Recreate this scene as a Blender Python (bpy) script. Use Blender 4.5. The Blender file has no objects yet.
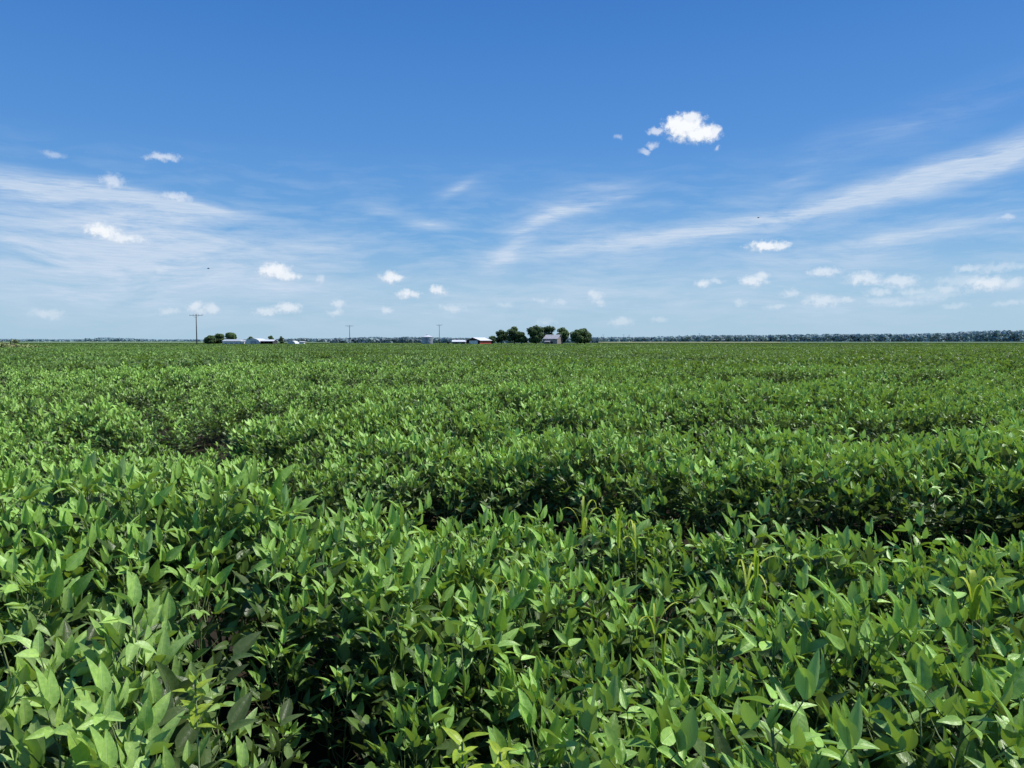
import bpy, math, random
import numpy as np
from mathutils import Vector, Euler, noise as mnoise

random.seed(11)
np.random.seed(11)
S = bpy.context.scene
COL = S.collection
CAMZ = 1.6
F = 740.0
PITCH = math.atan(43 / F)          # camera looks slightly down; eye level falls at y = 341
HOR = 341.0
rnd = random.random
SUN_AZ, SUN_EL = math.radians(74), math.radians(57)
TOSUN = Vector((math.sin(SUN_AZ) * math.cos(SUN_EL), math.cos(SUN_AZ) * math.cos(SUN_EL), math.sin(SUN_EL)))
uni = random.uniform


def tag(o, label=None, cat=None, group=None, kind=None):
    if label: o['label'] = label
    if cat: o['category'] = cat
    if group: o['group'] = group
    if kind: o['kind'] = kind
    return o


def ray(px, py):
    """world direction of a photo pixel, scaled so that y = 1"""
    x, y, z = (px - 512) / F, 1.0, (384 - py) / F
    c, s = math.cos(-PITCH), math.sin(-PITCH)
    yy, zz = y * c - z * s, y * s + z * c
    return x / yy, zz / yy


def at(px, py, Y):
    rx, rz = ray(px, py)
    return rx * Y, Y, CAMZ + rz * Y


def azel(px, py):
    rx, rz = ray(px, py)
    return math.degrees(math.atan2(rx, 1)), math.degrees(math.atan2(rz, math.hypot(rx, 1)))


# ------------------------------------------------------------------ mesh helper
class MB:
    def __init__(self):
        self.v, self.f, self.uv, self.c, self.mi = [], [], [], [], []

    def add(self, verts, faces, uvs=None, col=(.5, .5, 1, 1), mi=0):
        b = len(self.v)
        self.v += [tuple(p) for p in verts]
        self.f += [tuple(i + b for i in q) for q in faces]
        self.uv += list(uvs) if uvs else [(0.5, 0.5)] * len(verts)
        self.c += [col] * len(verts)
        self.mi += [mi] * len(faces)

    def box(self, c, s, rz=0, mi=0):
        cx, cy, cz = c
        hx, hy, hz = s[0] / 2, s[1] / 2, s[2] / 2
        ca, sa = math.cos(rz), math.sin(rz)
        vs = []
        for z in (-hz, hz):
            for x, y in ((-hx, -hy), (hx, -hy), (hx, hy), (-hx, hy)):
                vs.append((cx + x * ca - y * sa, cy + x * sa + y * ca, cz + z))
        self.add(vs, [(0, 3, 2, 1), (4, 5, 6, 7), (0, 1, 5, 4), (1, 2, 6, 5), (2, 3, 7, 6), (3, 0, 4, 7)], mi=mi)

    def tube(self, pts, rad, n=5, col=(.5, .5, 0, 1), cap=True):
        pts = [Vector(p) for p in pts]
        vs, fs, uv = [], [], []
        for i, p in enumerate(pts):
            d = (pts[min(i + 1, len(pts) - 1)] - pts[max(i - 1, 0)]).normalized()
            a = d.orthogonal().normalized() if abs(d.z) < .95 else Vector((1, 0, 0))
            a = (a - d * a.dot(d)).normalized()
            b = d.cross(a)
            r = rad[i] if isinstance(rad, (list, tuple)) else rad
            for k in range(n):
                t = 2 * math.pi * k / n
                vs.append(p + (a * math.cos(t) + b * math.sin(t)) * r)
                uv.append((k / n, i / len(pts)))
        for i in range(len(pts) - 1):
            for k in range(n):
                k2 = (k + 1) % n
                fs.append((i * n + k, i * n + k2, (i + 1) * n + k2, (i + 1) * n + k))
        if cap:
            fs.append(tuple(reversed(range(n))))
            fs.append(tuple((len(pts) - 1) * n + k for k in range(n)))
        self.add(vs, fs, uv, col)

    def build(self, name, mats, parent=None, smooth=False, link=True):
        me = bpy.data.meshes.new(name)
        me.from_pydata(self.v, [], self.f)
        uvl = me.uv_layers.new(name='UVMap')
        li = np.zeros(len(me.loops), dtype=np.int32)
        me.loops.foreach_get('vertex_index', li)
        uvl.data.foreach_set('uv', np.array(self.uv, dtype=np.float32)[li].ravel())
        ca = me.color_attributes.new('tone', 'FLOAT_COLOR', 'POINT')
        ca.data.foreach_set('color', np.array(self.c, dtype=np.float32).ravel())
        for m in (mats if isinstance(mats, (list, tuple)) else [mats]):
            me.materials.append(m)
        me.polygons.foreach_set('material_index', np.array(self.mi, dtype=np.int32))
        if smooth:
            me.polygons.foreach_set('use_smooth', np.ones(len(me.polygons), dtype=bool))
        me.update()
        o = bpy.data.objects.new(name, me)
        if link: COL.objects.link(o)
        if parent: o.parent = parent
        return o


def empty(name, loc, rz=0):
    o = bpy.data.objects.new(name, None)
    o.empty_display_size = .2
    o.location = loc
    o.rotation_euler = (0, 0, rz)
    COL.objects.link(o)
    return o


# ------------------------------------------------------------------ materials
class NT:
    def __init__(self, tree):
        self.t = tree
        tree.nodes.clear()

    def n(self, typ, **kw):
        nd = self.t.nodes.new(typ)
        ins = kw.pop('ins', {})
        for k, v in kw.items(): setattr(nd, k, v)
        for k, v in ins.items(): self.set(nd.inputs[k], v)
        return nd

    def set(self, sock, v):
        if isinstance(v, bpy.types.NodeSocket): self.t.links.new(v, sock)
        else: sock.default_value = v

    def m(self, op, a, b=None, c=None, clamp=False):
        nd = self.t.nodes.new('ShaderNodeMath')
        nd.operation = op
        nd.use_clamp = clamp
        self.set(nd.inputs[0], a)
        if b is not None: self.set(nd.inputs[1], b)
        if c is not None: self.set(nd.inputs[2], c)
        return nd.outputs[0]

    def mix(self, f, a, b, blend='MIX'):
        nd = self.t.nodes.new('ShaderNodeMix')
        nd.data_type = 'RGBA'
        nd.blend_type = blend
        self.set(nd.inputs[0], f)
        for s, v in ((nd.inputs[6], a), (nd.inputs[7], b)):
            if not isinstance(v, bpy.types.NodeSocket) and len(v) == 3: v = (*v, 1)
            self.set(s, v)
        return nd.outputs[2]

    def rng(self, v, a, b, c=0., d=1., smooth=False):
        nd = self.t.nodes.new('ShaderNodeMapRange')
        if smooth: nd.interpolation_type = 'SMOOTHSTEP'
        for i, x in enumerate((v, a, b, c, d)): self.set(nd.inputs[i], x)
        return nd.outputs[0]

    def noise(self, vec, scale, detail=3., rough=.5, dist=0.):
        nd = self.t.nodes.new('ShaderNodeTexNoise')
        if vec is not None: self.set(nd.inputs['Vector'], vec)
        nd.inputs['Scale'].default_value = scale
        nd.inputs['Detail'].default_value = detail
        nd.inputs['Roughness'].default_value = rough
        nd.inputs['Distortion'].default_value = dist
        return nd.outputs[0], nd.outputs[1]


def newmat(name):
    m = bpy.data.materials.new(name)
    m.use_nodes = True
    return m, NT(m.node_tree)


def leaf_material(name, top=(.188, .355, .070), young=(.36, .56, .08), back=(.24, .37, .150),
                  trans=(.36, .56, .03), dust=0.26, tfac=.22, detail=True, rough=.39, spec=.42):
    m, N = newmat(name)
    att = N.n('ShaderNodeAttribute', attribute_name='tone')
    sep = N.n('ShaderNodeSeparateColor', ins={0: att.outputs['Color']})
    R, G, B = sep.outputs
    geo = N.n('ShaderNodeNewGeometry')
    oi = N.n('ShaderNodeObjectInfo')
    col = N.mix(G, top, young)
    val = N.m('MULTIPLY_ADD', N.m('POWER', R, 1.25), 1.28, .25) if detail else N.m('MULTIPLY_ADD', R, 1.05, .42)  # R scales leaf colour; low values stand in for shade inside the canopy
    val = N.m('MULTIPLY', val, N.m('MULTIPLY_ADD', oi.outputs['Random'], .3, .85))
    # slow drift of vigour; far leaves also carry dark bands painted for shaded furrows
    an = N.n('ShaderNodeVectorMath', operation='MULTIPLY', ins={0: geo.outputs['Position'], 1: (.22, 1., 0.) if not detail else (1., 1., 1.)})
    nz, _ = N.noise(an.outputs[0], .12, 3.)
    val = N.m('MULTIPLY', val, N.rng(nz, .38, .62, *((.86, 1.12) if detail else (.76, 1.14))))
    bump = None
    if detail:
        uv = N.n('ShaderNodeUVMap', uv_map='UVMap')
        su = N.n('ShaderNodeSeparateXYZ', ins={0: uv.outputs[0]})
        a = N.m('ABSOLUTE', N.m('SUBTRACT', su.outputs[0], .5))
        mid = N.rng(a, .018, .05, 1., 0.)
        vv = N.m('SUBTRACT', N.m('MULTIPLY', su.outputs[1], 9.), N.m('MULTIPLY', a, 9.))
        fr = N.m('ABSOLUTE', N.m('SUBTRACT', N.m('FRACT', vv), .5))
        veins = N.rng(fr, .03, .10, 1., 0.)
        vein = N.m('MULTIPLY', N.m('MAXIMUM', mid, N.m('MULTIPLY', veins, .35)), B)
        col = N.mix(N.m('MULTIPLY', vein, .9), col, (.34, .47, .18))
        rg, _ = N.noise(geo.outputs['Position'], 90., 2., .5)
        col = N.mix(1., col, N.n('ShaderNodeCombineColor', ins={0: N.rng(rg, .3, .7, .78, 1.2), 1: N.rng(rg, .3, .7, .84, 1.14), 2: N.rng(rg, .3, .7, .8, 1.1)}).outputs[0], 'MULTIPLY')
        # dust and fine mottling
        nd, _ = N.noise(geo.outputs['Position'], 260., 2., .6)
        nb, _ = N.noise(geo.outputs['Position'], 1.1, 1.)
        if dust > 0:
            df = N.m('MULTIPLY', N.rng(nd, .48, .62, 0., dust), N.rng(nb, .4, .6, .25, 1.))
            col = N.mix(df, col, (.30, .42, .20))
        bh = N.m('ADD', N.m('ADD', N.m('MULTIPLY', nd, .3), N.m('MULTIPLY', rg, 1.2)), N.m('MULTIPLY', vein, -1.))
        bp = N.n('ShaderNodeBump', ins={'Strength': .45, 'Distance': .0025, 'Height': bh})
        bump = bp.outputs[0]
    col = N.mix(1., col, N.n('ShaderNodeCombineColor', ins={0: val, 1: val, 2: val}).outputs[0], 'MULTIPLY')
    bcol = N.mix(1., (back[0], back[1], back[2], 1), N.n('ShaderNodeCombineColor', ins={0: val, 1: val, 2: val}).outputs[0], 'MULTIPLY')
    col = N.mix(geo.outputs['Backfacing'], col, bcol)
    # petioles carry B = 0
    col = N.mix(B, (.13, .19, .06), col)
    p = N.n('ShaderNodeBsdfPrincipled', ins={'Base Color': col, 'Roughness': rough, 'Specular IOR Level': spec})
    if bump: N.set(p.inputs['Normal'], bump)
    tcol = N.mix(G, trans, (.45, .62, .05))
    tcol = N.mix(1., tcol, N.n('ShaderNodeCombineColor', ins={0: N.m('MINIMUM', val, 1.), 1: N.m('MINIMUM', val, 1.), 2: 1.}).outputs[0], 'MULTIPLY')
    tr = N.n('ShaderNodeBsdfTranslucent', ins={0: tcol})
    mx = N.n('ShaderNodeMixShader', ins={0: N.m('MULTIPLY', B, tfac), 1: p.outputs[0], 2: tr.outputs[0]})
    out = N.n('ShaderNodeOutputMaterial')
    N.set(out.inputs[0], mx.outputs[0])
    return m


def plain(name, col, rough=.8, var=.15, scale=1., metal=0., corr=None, spec=.3):
    m, N = newmat(name)
    tc = N.n('ShaderNodeTexCoord')
    nz, _ = N.noise(tc.outputs['Object'], scale, 5., .6)
    v = N.rng(nz, .3, .7, 1 - var, 1 + var)
    if corr:
        w = N.n('ShaderNodeTexWave', bands_direction=corr[0], ins={'Vector': tc.outputs['Object'], 'Scale': corr[1]})
        v = N.m('MULTIPLY', v, N.rng(w.outputs[1], 0, 1, .88, 1.05))
    c = N.mix(1., (*col, 1), N.n('ShaderNodeCombineColor', ins={0: v, 1: v, 2: v}).outputs[0], 'MULTIPLY')
    p = N.n('ShaderNodeBsdfPrincipled', ins={'Base Color': c, 'Roughness': rough, 'Metallic': metal, 'Specular IOR Level': spec})
    N.set(N.n('ShaderNodeOutputMaterial').inputs[0], p.outputs[0])
    return m


M_leaf = leaf_material('soy_leaf')
M_leaf_dusty = leaf_material('soy_leaf_dusty', top=(.25, .40, .11), dust=.6, back=(.25, .37, .15), tfac=.24)
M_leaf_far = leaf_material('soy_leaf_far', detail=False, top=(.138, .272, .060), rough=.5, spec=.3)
M_stem = plain('soy_stem', (.12, .17, .055), .6, .2, 30)
M_lime = leaf_material('lime_leaf', top=(.38, .55, .04), young=(.50, .64, .05), back=(.40, .5, .08), trans=(.55, .75, .04), dust=0, tfac=.4)
M_blade = leaf_material('grass_blade', top=(.42, .55, .07), young=(.72, .78, .06), back=(.62, .70, .08), trans=(.6, .75, .06), dust=0, tfac=.4)
M_soil = plain('soil', (.055, .042, .030), .95, .4, 3)
M_farfield = plain('pale_crop', (.20, .27, .10), .95, .2, .02)
M_woodleaf = leaf_material('hazed_wood_leaf', top=(.34, .45, .48), young=(.35, .46, .48), back=(.34, .45, .48), trans=(.24, .32, .33), detail=False, tfac=.1, rough=.8, spec=.1)  # pale bluish leaf colour stands in for aerial haze
M_woodleaf2 = leaf_material('hazed_farther_wood_leaf', top=(.30, .43, .48), young=(.30, .43, .48), back=(.30, .43, .48), trans=(.2, .3, .33), detail=False, tfac=.1, rough=.8, spec=.1)  # distance haze mixed into the leaf colour here too
M_treeleaf = leaf_material('farm_tree_leaf', top=(.11, .175, .070), young=(.17, .25, .08), back=(.11, .17, .075), trans=(.10, .18, .04), detail=False, tfac=.12, rough=.8, spec=.1)
M_bark = plain('bark', (.09, .075, .06), .9, .3, 4)
M_white = plain('white_metal', (.90, .85, .77), .5, .06, .5, corr=('X', 1.2))
M_whiteroof = plain('white_roof', (.74, .76, .78), .45, .06, .5, corr=('Y', 1.2))
M_greyroof = plain('grey_roof', (.36, .37, .40), .7, .2, .8)
M_red = plain('red_siding', (.56, .11, .08), .65, .12, .6, corr=('Y', 1.5))
M_dark = plain('dark_opening', (.02, .02, .022), .9, .2, 1)
M_brick = plain('pale_brick', (.33, .29, .26), .85, .2, 2)
M_galv = plain('galvanised_steel', (.38, .42, .46), .42, .12, .6, metal=.35, corr=('Z', 2.5))
M_pole = plain('weathered_pole', (.12, .11, .10), .9, .2, 2)
M_ins = plain('insulator', (.35, .33, .30), .3, .1, 2)
M_glass = plain('window_glass', (.04, .05, .06), .1, .1, 2, spec=.6)
M_bird = plain('dark_feather', (.03, .03, .035), .8, .2, 20)
M_mound = plain('mound_earth', (.17, .17, .08), .95, .3, .6)
M_scrub = leaf_material('scrub_leaf', top=(.20, .26, .08), young=(.36, .34, .14), back=(.14, .16, .06), trans=(.2, .25, .05), detail=False, tfac=.15)

# ------------------------------------------------------------------ canopy of the field
CTRL = [  # photo pixel and distance of the leaf tops there
    (40, 740, 1.65), (60, 690, 1.85), (150, 690, 1.85), (60, 600, 2.3), (150, 610, 2.2), (60, 530, 2.8), (40, 455, 3.3), (150, 460, 3.35),
    (250, 474, 3.55), (250, 520, 3.1), (330, 505, 3.9), (380, 510, 4.1), (400, 560, 3.1), (400, 640, 2.4), (400, 740, 1.75),
    (330, 560, 2.9), (520, 507, 4.4), (520, 560, 3.25), (520, 650, 2.35), (520, 740, 1.75), (650, 508, 4.3), (650, 560, 3.3),
    (650, 650, 2.3), (650, 740, 1.7), (760, 520, 4.0), (900, 720, 1.6), (900, 660, 1.95), (900, 612, 2.45), (1010, 605, 2.4), (1000, 720, 1.55),
    (780, 600, 2.6), (900, 536, 3.8), (1010, 540, 3.6), (780, 540, 3.5), (900, 560, 3.4),
    (-60, 512, 4.6), (60, 510, 4.6), (150, 510, 4.6), (200, 512, 4.7), (-60, 484, 5.6), (60, 485, 5.6), (150, 485, 5.6), (60, 522, 4.15), (150, 524, 4.15), (250, 500, 5.25), (330, 498, 5.3), (430, 495, 5.35), (300, 500, 5.0), (380, 500, 5.1),
    (250, 446, 5.95), (330, 446, 5.95), (410, 446, 5.95), (480, 448, 5.9), (560, 452, 5.75), (640, 454, 5.55), (740, 456, 5.35), (860, 457, 5.2), (1000, 457, 5.05),
    (300, 436, 6.5), (400, 437, 6.5), (330, 516, 4.2), (400, 515, 4.4), (470, 506, 4.5), (560, 508, 4.5),
    (-60, 455, 6.8), (60, 452, 6.9), (150, 448, 7.1), (60, 430, 8.3), (200, 432, 8.1), (60, 412, 9.4), (220, 440, 7.4), (60, 396, 11.), (200, 400, 10.6),
    (400, 420, 7.0), (300, 415, 7.6), (600, 455, 5.3), (700, 455, 5.1), (850, 455, 4.95), (1000, 456, 4.8),
    (600, 420, 6.3), (800, 420, 6.1), (1000, 420, 5.9), (400, 395, 9.0), (600, 395, 8.4), (800, 395, 8.2), (1000, 395, 8.0),
    (100, 378, 13.5), (300, 378, 13.5), (500, 378, 13.5), (700, 378, 13.5), (900, 378, 13.5),
]
_c = np.array([at(*c) for c in CTRL])
_c = np.vstack([_c, [[-30, 15, 1.0], [30, 15, 1.0], [-1.5, .2, .9], [1.5, .2, .9], [0, -1, .9], [-8, 20, .97], [0, 20, .97], [10, 20, .97], [0, 30, .97], [-20, 30, .97], [20, 30, .97]]])


def px_line(pts, drop):
    out = []
    for px, py in pts:
        rx, rz = ray(px, py)
        Y = drop / -rz
        out.append((rx * Y, Y))
    return out


def wl(pts):
    return [((px - 512) / F * Y, Y) for px, Y in pts]


GAPS = [  # (line of a gap on the ground as bearing and distance, half width, depth)
    (wl([(-120, 4.3), (60, 4.4), (215, 4.6), (260, 4.8)]), .55, .62),
    (wl([(235, 5.2), (330, 5.25), (440, 5.3), (540, 5.35)]), .60, .80),
    (wl([(570, 5.3), (640, 5.1), (700, 4.85), (780, 4.7), (850, 4.65), (930, 4.55), (1090, 4.45)]), .44, .72),
    (wl([(590, 3.95), (657, 3.75), (736, 3.4), (820, 3.12), (920, 2.95), (1090, 2.85)]), .27, .62),
    (wl([(345, 1.35), (325, 1.8), (300, 2.2), (250, 2.5), (150, 2.68)]), .21, .62),
    (wl([(415, 1.6), (380, 2.0), (330, 2.5)]), .18, .50),
    (wl([(-60, 11.6), (60, 11.6), (140, 11.3), (225, 10.0), (190, 9.2)]), .62, .55),
    (wl([(60, 8.9), (140, 8.7), (215, 8.0), (300, 7.1)]), .45, .50),
    (wl([(250, 11.6), (340, 10.8), (430, 10.6)]), .70, .60),
    (wl([(440, 8.2), (540, 8.4), (640, 8.0)]), .45, .40),
    (wl([(600, 6.6), (700, 6.3), (760, 6.2)]), .30, .40),
    (wl([(820, 6.9), (900, 6.8), (1000, 7.0)]), .25, .30),
    (wl([(520, 2.45), (600, 2.4), (690, 2.6)]), .13, .30),
    (wl([(700, 1.9), (760, 2.05), (830, 2.1)]), .12, .30),
]


def seg_d(x, y, line):
    best = 1e9
    for (x0, y0), (x1, y1) in zip(line, line[1:]):
        dx, dy = x1 - x0, y1 - y0
        t = max(0, min(1, ((x - x0) * dx + (y - y0) * dy) / (dx * dx + dy * dy)))
        d = math.hypot(x - x0 - t * dx, y - y0 - t * dy)
        best = min(best, d)
    return best


def base_h(x, y):
    far = CAMZ - .64 - max(0, y - 15) * .0019 - max(0, y - 15) ** 1.0 * .0002
    far = max(far, CAMZ - 1.5)
    if y > 32: return far
    w = 1.0 / (((_c[:, 0] - x) ** 2 + (_c[:, 1] - y) ** 2) / (1 + .02 * y * y) + .012) ** 1.6
    h = float((w * _c[:, 2]).sum() / w.sum())
    k = min(1, max(0, (y - 12) / 18))
    return h * (1 - k) + far * k


def gap_at(x, y):
    g = 0
    if y < 14:
        for line, wd, dep in GAPS:
            d = seg_d(x, y, line)
            if d < wd * 2.2: g = max(g, dep * math.exp(-(d / wd) ** 2 * 1.1))
    return g


def lane(x, y):
    """long curving lanes where the rows part"""
    n = mnoise.noise(Vector((x * .055 + 4.2, (y + .10 * x) * .36, 5.5)))
    n2 = mnoise.noise(Vector((x * .16, y * .25, 1.5)))
    w = .07 + min(.22, .010 * y)
    k = math.exp(-(n / w) ** 2)
    return k * min(1, max(.35, .85 + 2.2 * n2))


def ground_h(x, y):
    return base_h(x, y) - (.86 if y < 5 else .86 + min(.06, (y - 5) * .03))



# ------------------------------------------------------------------ ground
def make_ground():
    xs = sorted(set([-6000, -3000, -1500, -800, -400, -200, -100, -60, -40, -30] + [round(-24 + i * .5, 2) for i in range(97)] + [30, 40, 60, 100, 200, 400, 800, 1500, 3000, 6000]))
    ys = sorted(set([-400, -100, -40, -15] + [round(-6 + i * .5, 2) for i in range(78)] + [36, 42, 50, 70, 100, 150, 220, 300, 400, 560, 800, 1200, 2000, 3500, 9000]))
    mb = MB()
    vs = [(x, y, ground_h(x, y)) for y in ys for x in xs]
    nx = len(xs)
    fs = [(j * nx + i, j * nx + i + 1, (j + 1) * nx + i + 1, (j + 1) * nx + i) for j in range(len(ys) - 1) for i in range(nx - 1)]
    mb.add(vs, fs)
    m, N = newmat('ground_soil')
    g = N.n('ShaderNodeNewGeometry')
    sy = N.n('ShaderNodeSeparateXYZ', ins={0: g.outputs['Position']})
    n1, _ = N.noise(g.outputs['Position'], 6, 6., .65)
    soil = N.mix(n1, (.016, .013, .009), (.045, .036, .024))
    n2, _ = N.noise(g.outputs['Position'], .006, 3.)
    crop = N.mix(N.rng(n2, .4, .6), (.10, .19, .06), (.22, .27, .12))
    c = N.mix(N.rng(sy.outputs[1], 480, 560), soil, crop)
    p = N.n('ShaderNodeBsdfPrincipled', ins={'Base Color': c, 'Roughness': .95, 'Specular IOR Level': .1})
    N.set(N.n('ShaderNodeOutputMaterial').inputs[0], p.outputs[0])
    o = mb.build('ground', m, smooth=True)
    tag(o, 'bare dark soil under the crop, reaching to the horizon', kind='structure')


make_ground()

# ------------------------------------------------------------------ soybean plants
def leaflet(mb, base, d, nrm, L, W, fold, curl, tone, segs=6, across=2, roll=0., wave=0.):
    d = d.normalized()
    s = d.cross(nrm).normalized()
    if roll:
        n0 = s.cross(d)
        s = (s * math.cos(roll) + n0 * math.sin(roll)).normalized()
    n = s.cross(d).normalized()
    vs, uv, fs = [], [], []
    cols = 2 * across + 1
    ph = rnd() * 6
    p = Vector(base)
    prev = None
    for i in range(segs + 1):
        t = i / segs
        w = W * .5 * 1.80 * t ** .50 * (1 - t) ** .88 * (1.22 - .30 * t)
        if i == 0: w = W * .07
        if i == segs: w = 0.0008
        ang = curl * t
        dd = d * math.cos(ang) - n * math.sin(ang)
        if i: p = p + dd * (L / segs)
        nn = n * math.cos(ang) + d * math.sin(ang)
        for j in range(cols):
            u = (j - across) / across
            rise = abs(u) ** 1.2 * w * math.tan(fold) + wave * w * math.sin(ph + t * 9 + u * 2) * abs(u)
            vs.append(p + s * (u * w) + nn * rise)
            uv.append((.5 + u * .5, t))
    for i in range(segs):
        for j in range(cols - 1):
            a = i * cols + j
            fs.append((a, a + 1, a + cols + 1, a + cols))
    mb.add(vs, fs, uv, tone)


def trifoliate(mb, node, az, pet_len, pet_el, size, tone, q, steep):
    """a petiole and its three leaflets"""
    pd = Vector((math.cos(az) * math.cos(pet_el), math.sin(az) * math.cos(pet_el), math.sin(pet_el)))
    mid = node + pd * pet_len * .55 + Vector((0, 0, -.006))
    tip = node + pd * pet_len + Vector((0, 0, .012))
    if q > 0:
        mb.tube([node, mid, tip], [.0022, .0018, .0014], 4, (.5, .3, 0, 1), cap=False)
    segs, acr = ((7, 2) if q == 2 else (4, 1)) if q else (2, 1)
    # leaflets turn to the light: blades stand steeply
    for k in (-1, 0, 1):
        a2 = az + k * uni(.9, 1.5) + uni(-.15, .15)
        el = steep + uni(-.40, .40) + (.1 if k == 0 else 0)
        d = Vector((math.cos(a2) * math.cos(el), math.sin(a2) * math.cos(el), math.sin(el)))
        # blades turn their upper face towards the sun
        hint = TOSUN * .9 + Vector((uni(-.6, .6), uni(-.6, .35), uni(0, .7)))
        up = hint - d * d.dot(hint)
        if up.length < .1: up = Vector((-math.cos(a2), -math.sin(a2), .0))
        off = Vector((math.cos(az), math.sin(az), .3)) * (.018 if k == 0 else 0)
        L = size * uni(.85, 1.12) * (1.08 if k == 0 else .95)
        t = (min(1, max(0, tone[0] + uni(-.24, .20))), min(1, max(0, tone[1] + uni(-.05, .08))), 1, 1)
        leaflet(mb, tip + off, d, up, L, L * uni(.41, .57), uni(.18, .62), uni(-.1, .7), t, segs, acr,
                roll=uni(-.35, .35), wave=uni(0, .14))


def make_plant_mesh(q, seed, dusty=False, H=.80):
    random.seed(seed)
    fol, stem = MB(), MB()
    pts = []
    lean = Vector((uni(-.05, .05), uni(-.05, .05), 0))
    for i in range(6):
        t = i / 5
        pts.append(Vector((uni(-.008, .008), uni(-.008, .008), t * (H - .12))) + lean * t * t * 2)
    stem.tube(pts, [.006, .0055, .005, .0042, .0034, .0022], 5 if q == 2 else 3, (.5, .2, 0, 1))

    def on(t):
        f = t * 5
        i = min(4, int(f))
        return pts[i].lerp(pts[i + 1], f - i)
    n_nodes = (22 if q == 2 else 19) if q else 11
    az = rnd() * 6.28
    for k in range(n_nodes):
        t = .18 + .80 * (k / (n_nodes - 1)) ** .75
        az += 2.4 + uni(-.5, .5)
        node = on(t)
        top = t > .72
        size = uni(.066, .116) * (1 if t < .85 else uni(.72, .95))
        if q == 0: size *= 1.25
        pl = uni(.13, .21) * (1.1 - .55 * t)
        pel = uni(.55, 1.1) if top else uni(.2, .8)
        bright = -.28 + 1.38 * t + uni(-.15, .15)  # lower leaves coloured darker to imitate shade between the plants
        yo = max(0, (t - .8) * 1.2) + (uni(.3, .8) if rnd() < .035 else 0) + uni(0, .12)
        steep = uni(-.4, .35) if rnd() < .12 else (uni(.85, 1.35) if t > .55 else uni(.1, .95))
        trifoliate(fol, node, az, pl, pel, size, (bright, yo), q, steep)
    # side branches low down carry further leaves
    for b in range(3 if q else 2):
        a = rnd() * 6.28
        st = on(uni(.25, .45))
        en = st + Vector((math.cos(a) * uni(.09, .17), math.sin(a) * uni(.09, .17), uni(.16, .30)))
        stem.tube([st, st.lerp(en, .5) + Vector((0, 0, -.02)), en], [.004, .0035, .0025], 4 if q == 2 else 3, (.5, .2, 0, 1))
        for k in range(3):
            trifoliate(fol, st.lerp(en, .55 + .22 * k), a + uni(-1.7, 1.7), uni(.09, .16), uni(.5, 1.1),
                       uni(.085, .115) * (1.25 if q == 0 else 1), (.12 + uni(-.12, .2), uni(0, .2)), q, uni(.3, 1.0))  # low side leaves get the same painted shade
    # growing tip: a little fan of pale young leaflets
    tip = pts[-1]
    for k in range(4 if q else 2):
        a = rnd() * 6.28
        el = uni(.9, 1.35)
        d = Vector((math.cos(a) * math.cos(el), math.sin(a) * math.cos(el), math.sin(el)))
        L = uni(.045, .075)
        leaflet(fol, tip, d, Vector((-math.cos(a), -math.sin(a), .3)), L, L * .42, .5, -.1,
                (.75, uni(.45, .9), 1, 1), 4 if q else 2, 1)
    return fol, stem


Q2 = []          # detailed forms used for the single plants
for s in range(9):
    fol, stem = make_plant_mesh(2, 100 + s, H=.80 + .05 * (s % 3))
    f = fol.build('foliage', M_leaf if s < 6 else M_leaf_dusty, smooth=True, link=False)
    st = stem.build('stem', M_stem, smooth=True, link=False)
    Q2.append((f.data, st.data))
    bpy.data.objects.remove(f); bpy.data.objects.remove(st)

forms = bpy.data.collections.new('soybean_forms')     # forms the field scatter picks from


def add_form(idx, mbs, mats):
    mb = MB()
    for k, b in enumerate(mbs):
        mb.add(b.v, b.f, b.uv, (0, 0, 0, 1), mi=k)
        mb.c[-len(b.v):] = b.c
    o = mb.build('soybean_form_%02d' % idx, mats, smooth=True, link=False)
    forms.objects.link(o)
    return o


for s in range(8):                                    # 0..7 single plants, light detail
    add_form(s, make_plant_mesh(1, 200 + s, H=.80 + .04 * (s % 3)), [M_leaf, M_stem])
# 8..11: far patches, 2 m across, leaves only
for s in range(4):
    random.seed(300 + s)
    mb = MB()
    for k in range(420):
        r, a = math.sqrt(rnd()) * 1.15, rnd() * 6.28
        z = .80 - abs(random.gauss(0, .13)) + .05 * math.sin(r * 5 + s)
        a2, el = rnd() * 6.28, uni(.25, 1.25)
        d = Vector((math.cos(a2) * math.cos(el), math.sin(a2) * math.cos(el), math.sin(el)))
        L = uni(.11, .19)
        leaflet(mb, (r * math.cos(a), r * math.sin(a), z), d, TOSUN + Vector((uni(-.5, .5), uni(-.5, .3), uni(0, .6))), L, L * .6, .35, .3,
                (min(1, max(0, (z - .50) / .35) * (uni(.75, 1.1) if rnd() < .3 else uni(.0, .5))), uni(0, .2), 1, 1), 2, 1, roll=uni(-.5, .5))  # colour darkens downward, painting shade into the far canopy
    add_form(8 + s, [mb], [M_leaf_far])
# 12..14: very far patches, 12 m across, clump-sized leaves
for s in range(3):
    random.seed(400 + s)
    mb = MB()
    for k in range(900):
        r, a = math.sqrt(rnd()) * 7, rnd() * 6.28
        z = .72 - abs(random.gauss(0, .12))
        a2, el = rnd() * 6.28, uni(.2, 1.1)
        d = Vector((math.cos(a2) * math.cos(el), math.sin(a2) * math.cos(el), math.sin(el)))
        L = uni(.35, .6)
        leaflet(mb, (r * math.cos(a), r * math.sin(a), z - .2), d, TOSUN + Vector((uni(-.4, .4), uni(-.5, .3), uni(0, .6))), L, L * .75, .35, .3,
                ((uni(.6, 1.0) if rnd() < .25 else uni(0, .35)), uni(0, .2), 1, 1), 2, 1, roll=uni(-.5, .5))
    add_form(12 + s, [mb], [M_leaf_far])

# ---- where plants stand
random.seed(5)
near, rest = [], []


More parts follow.
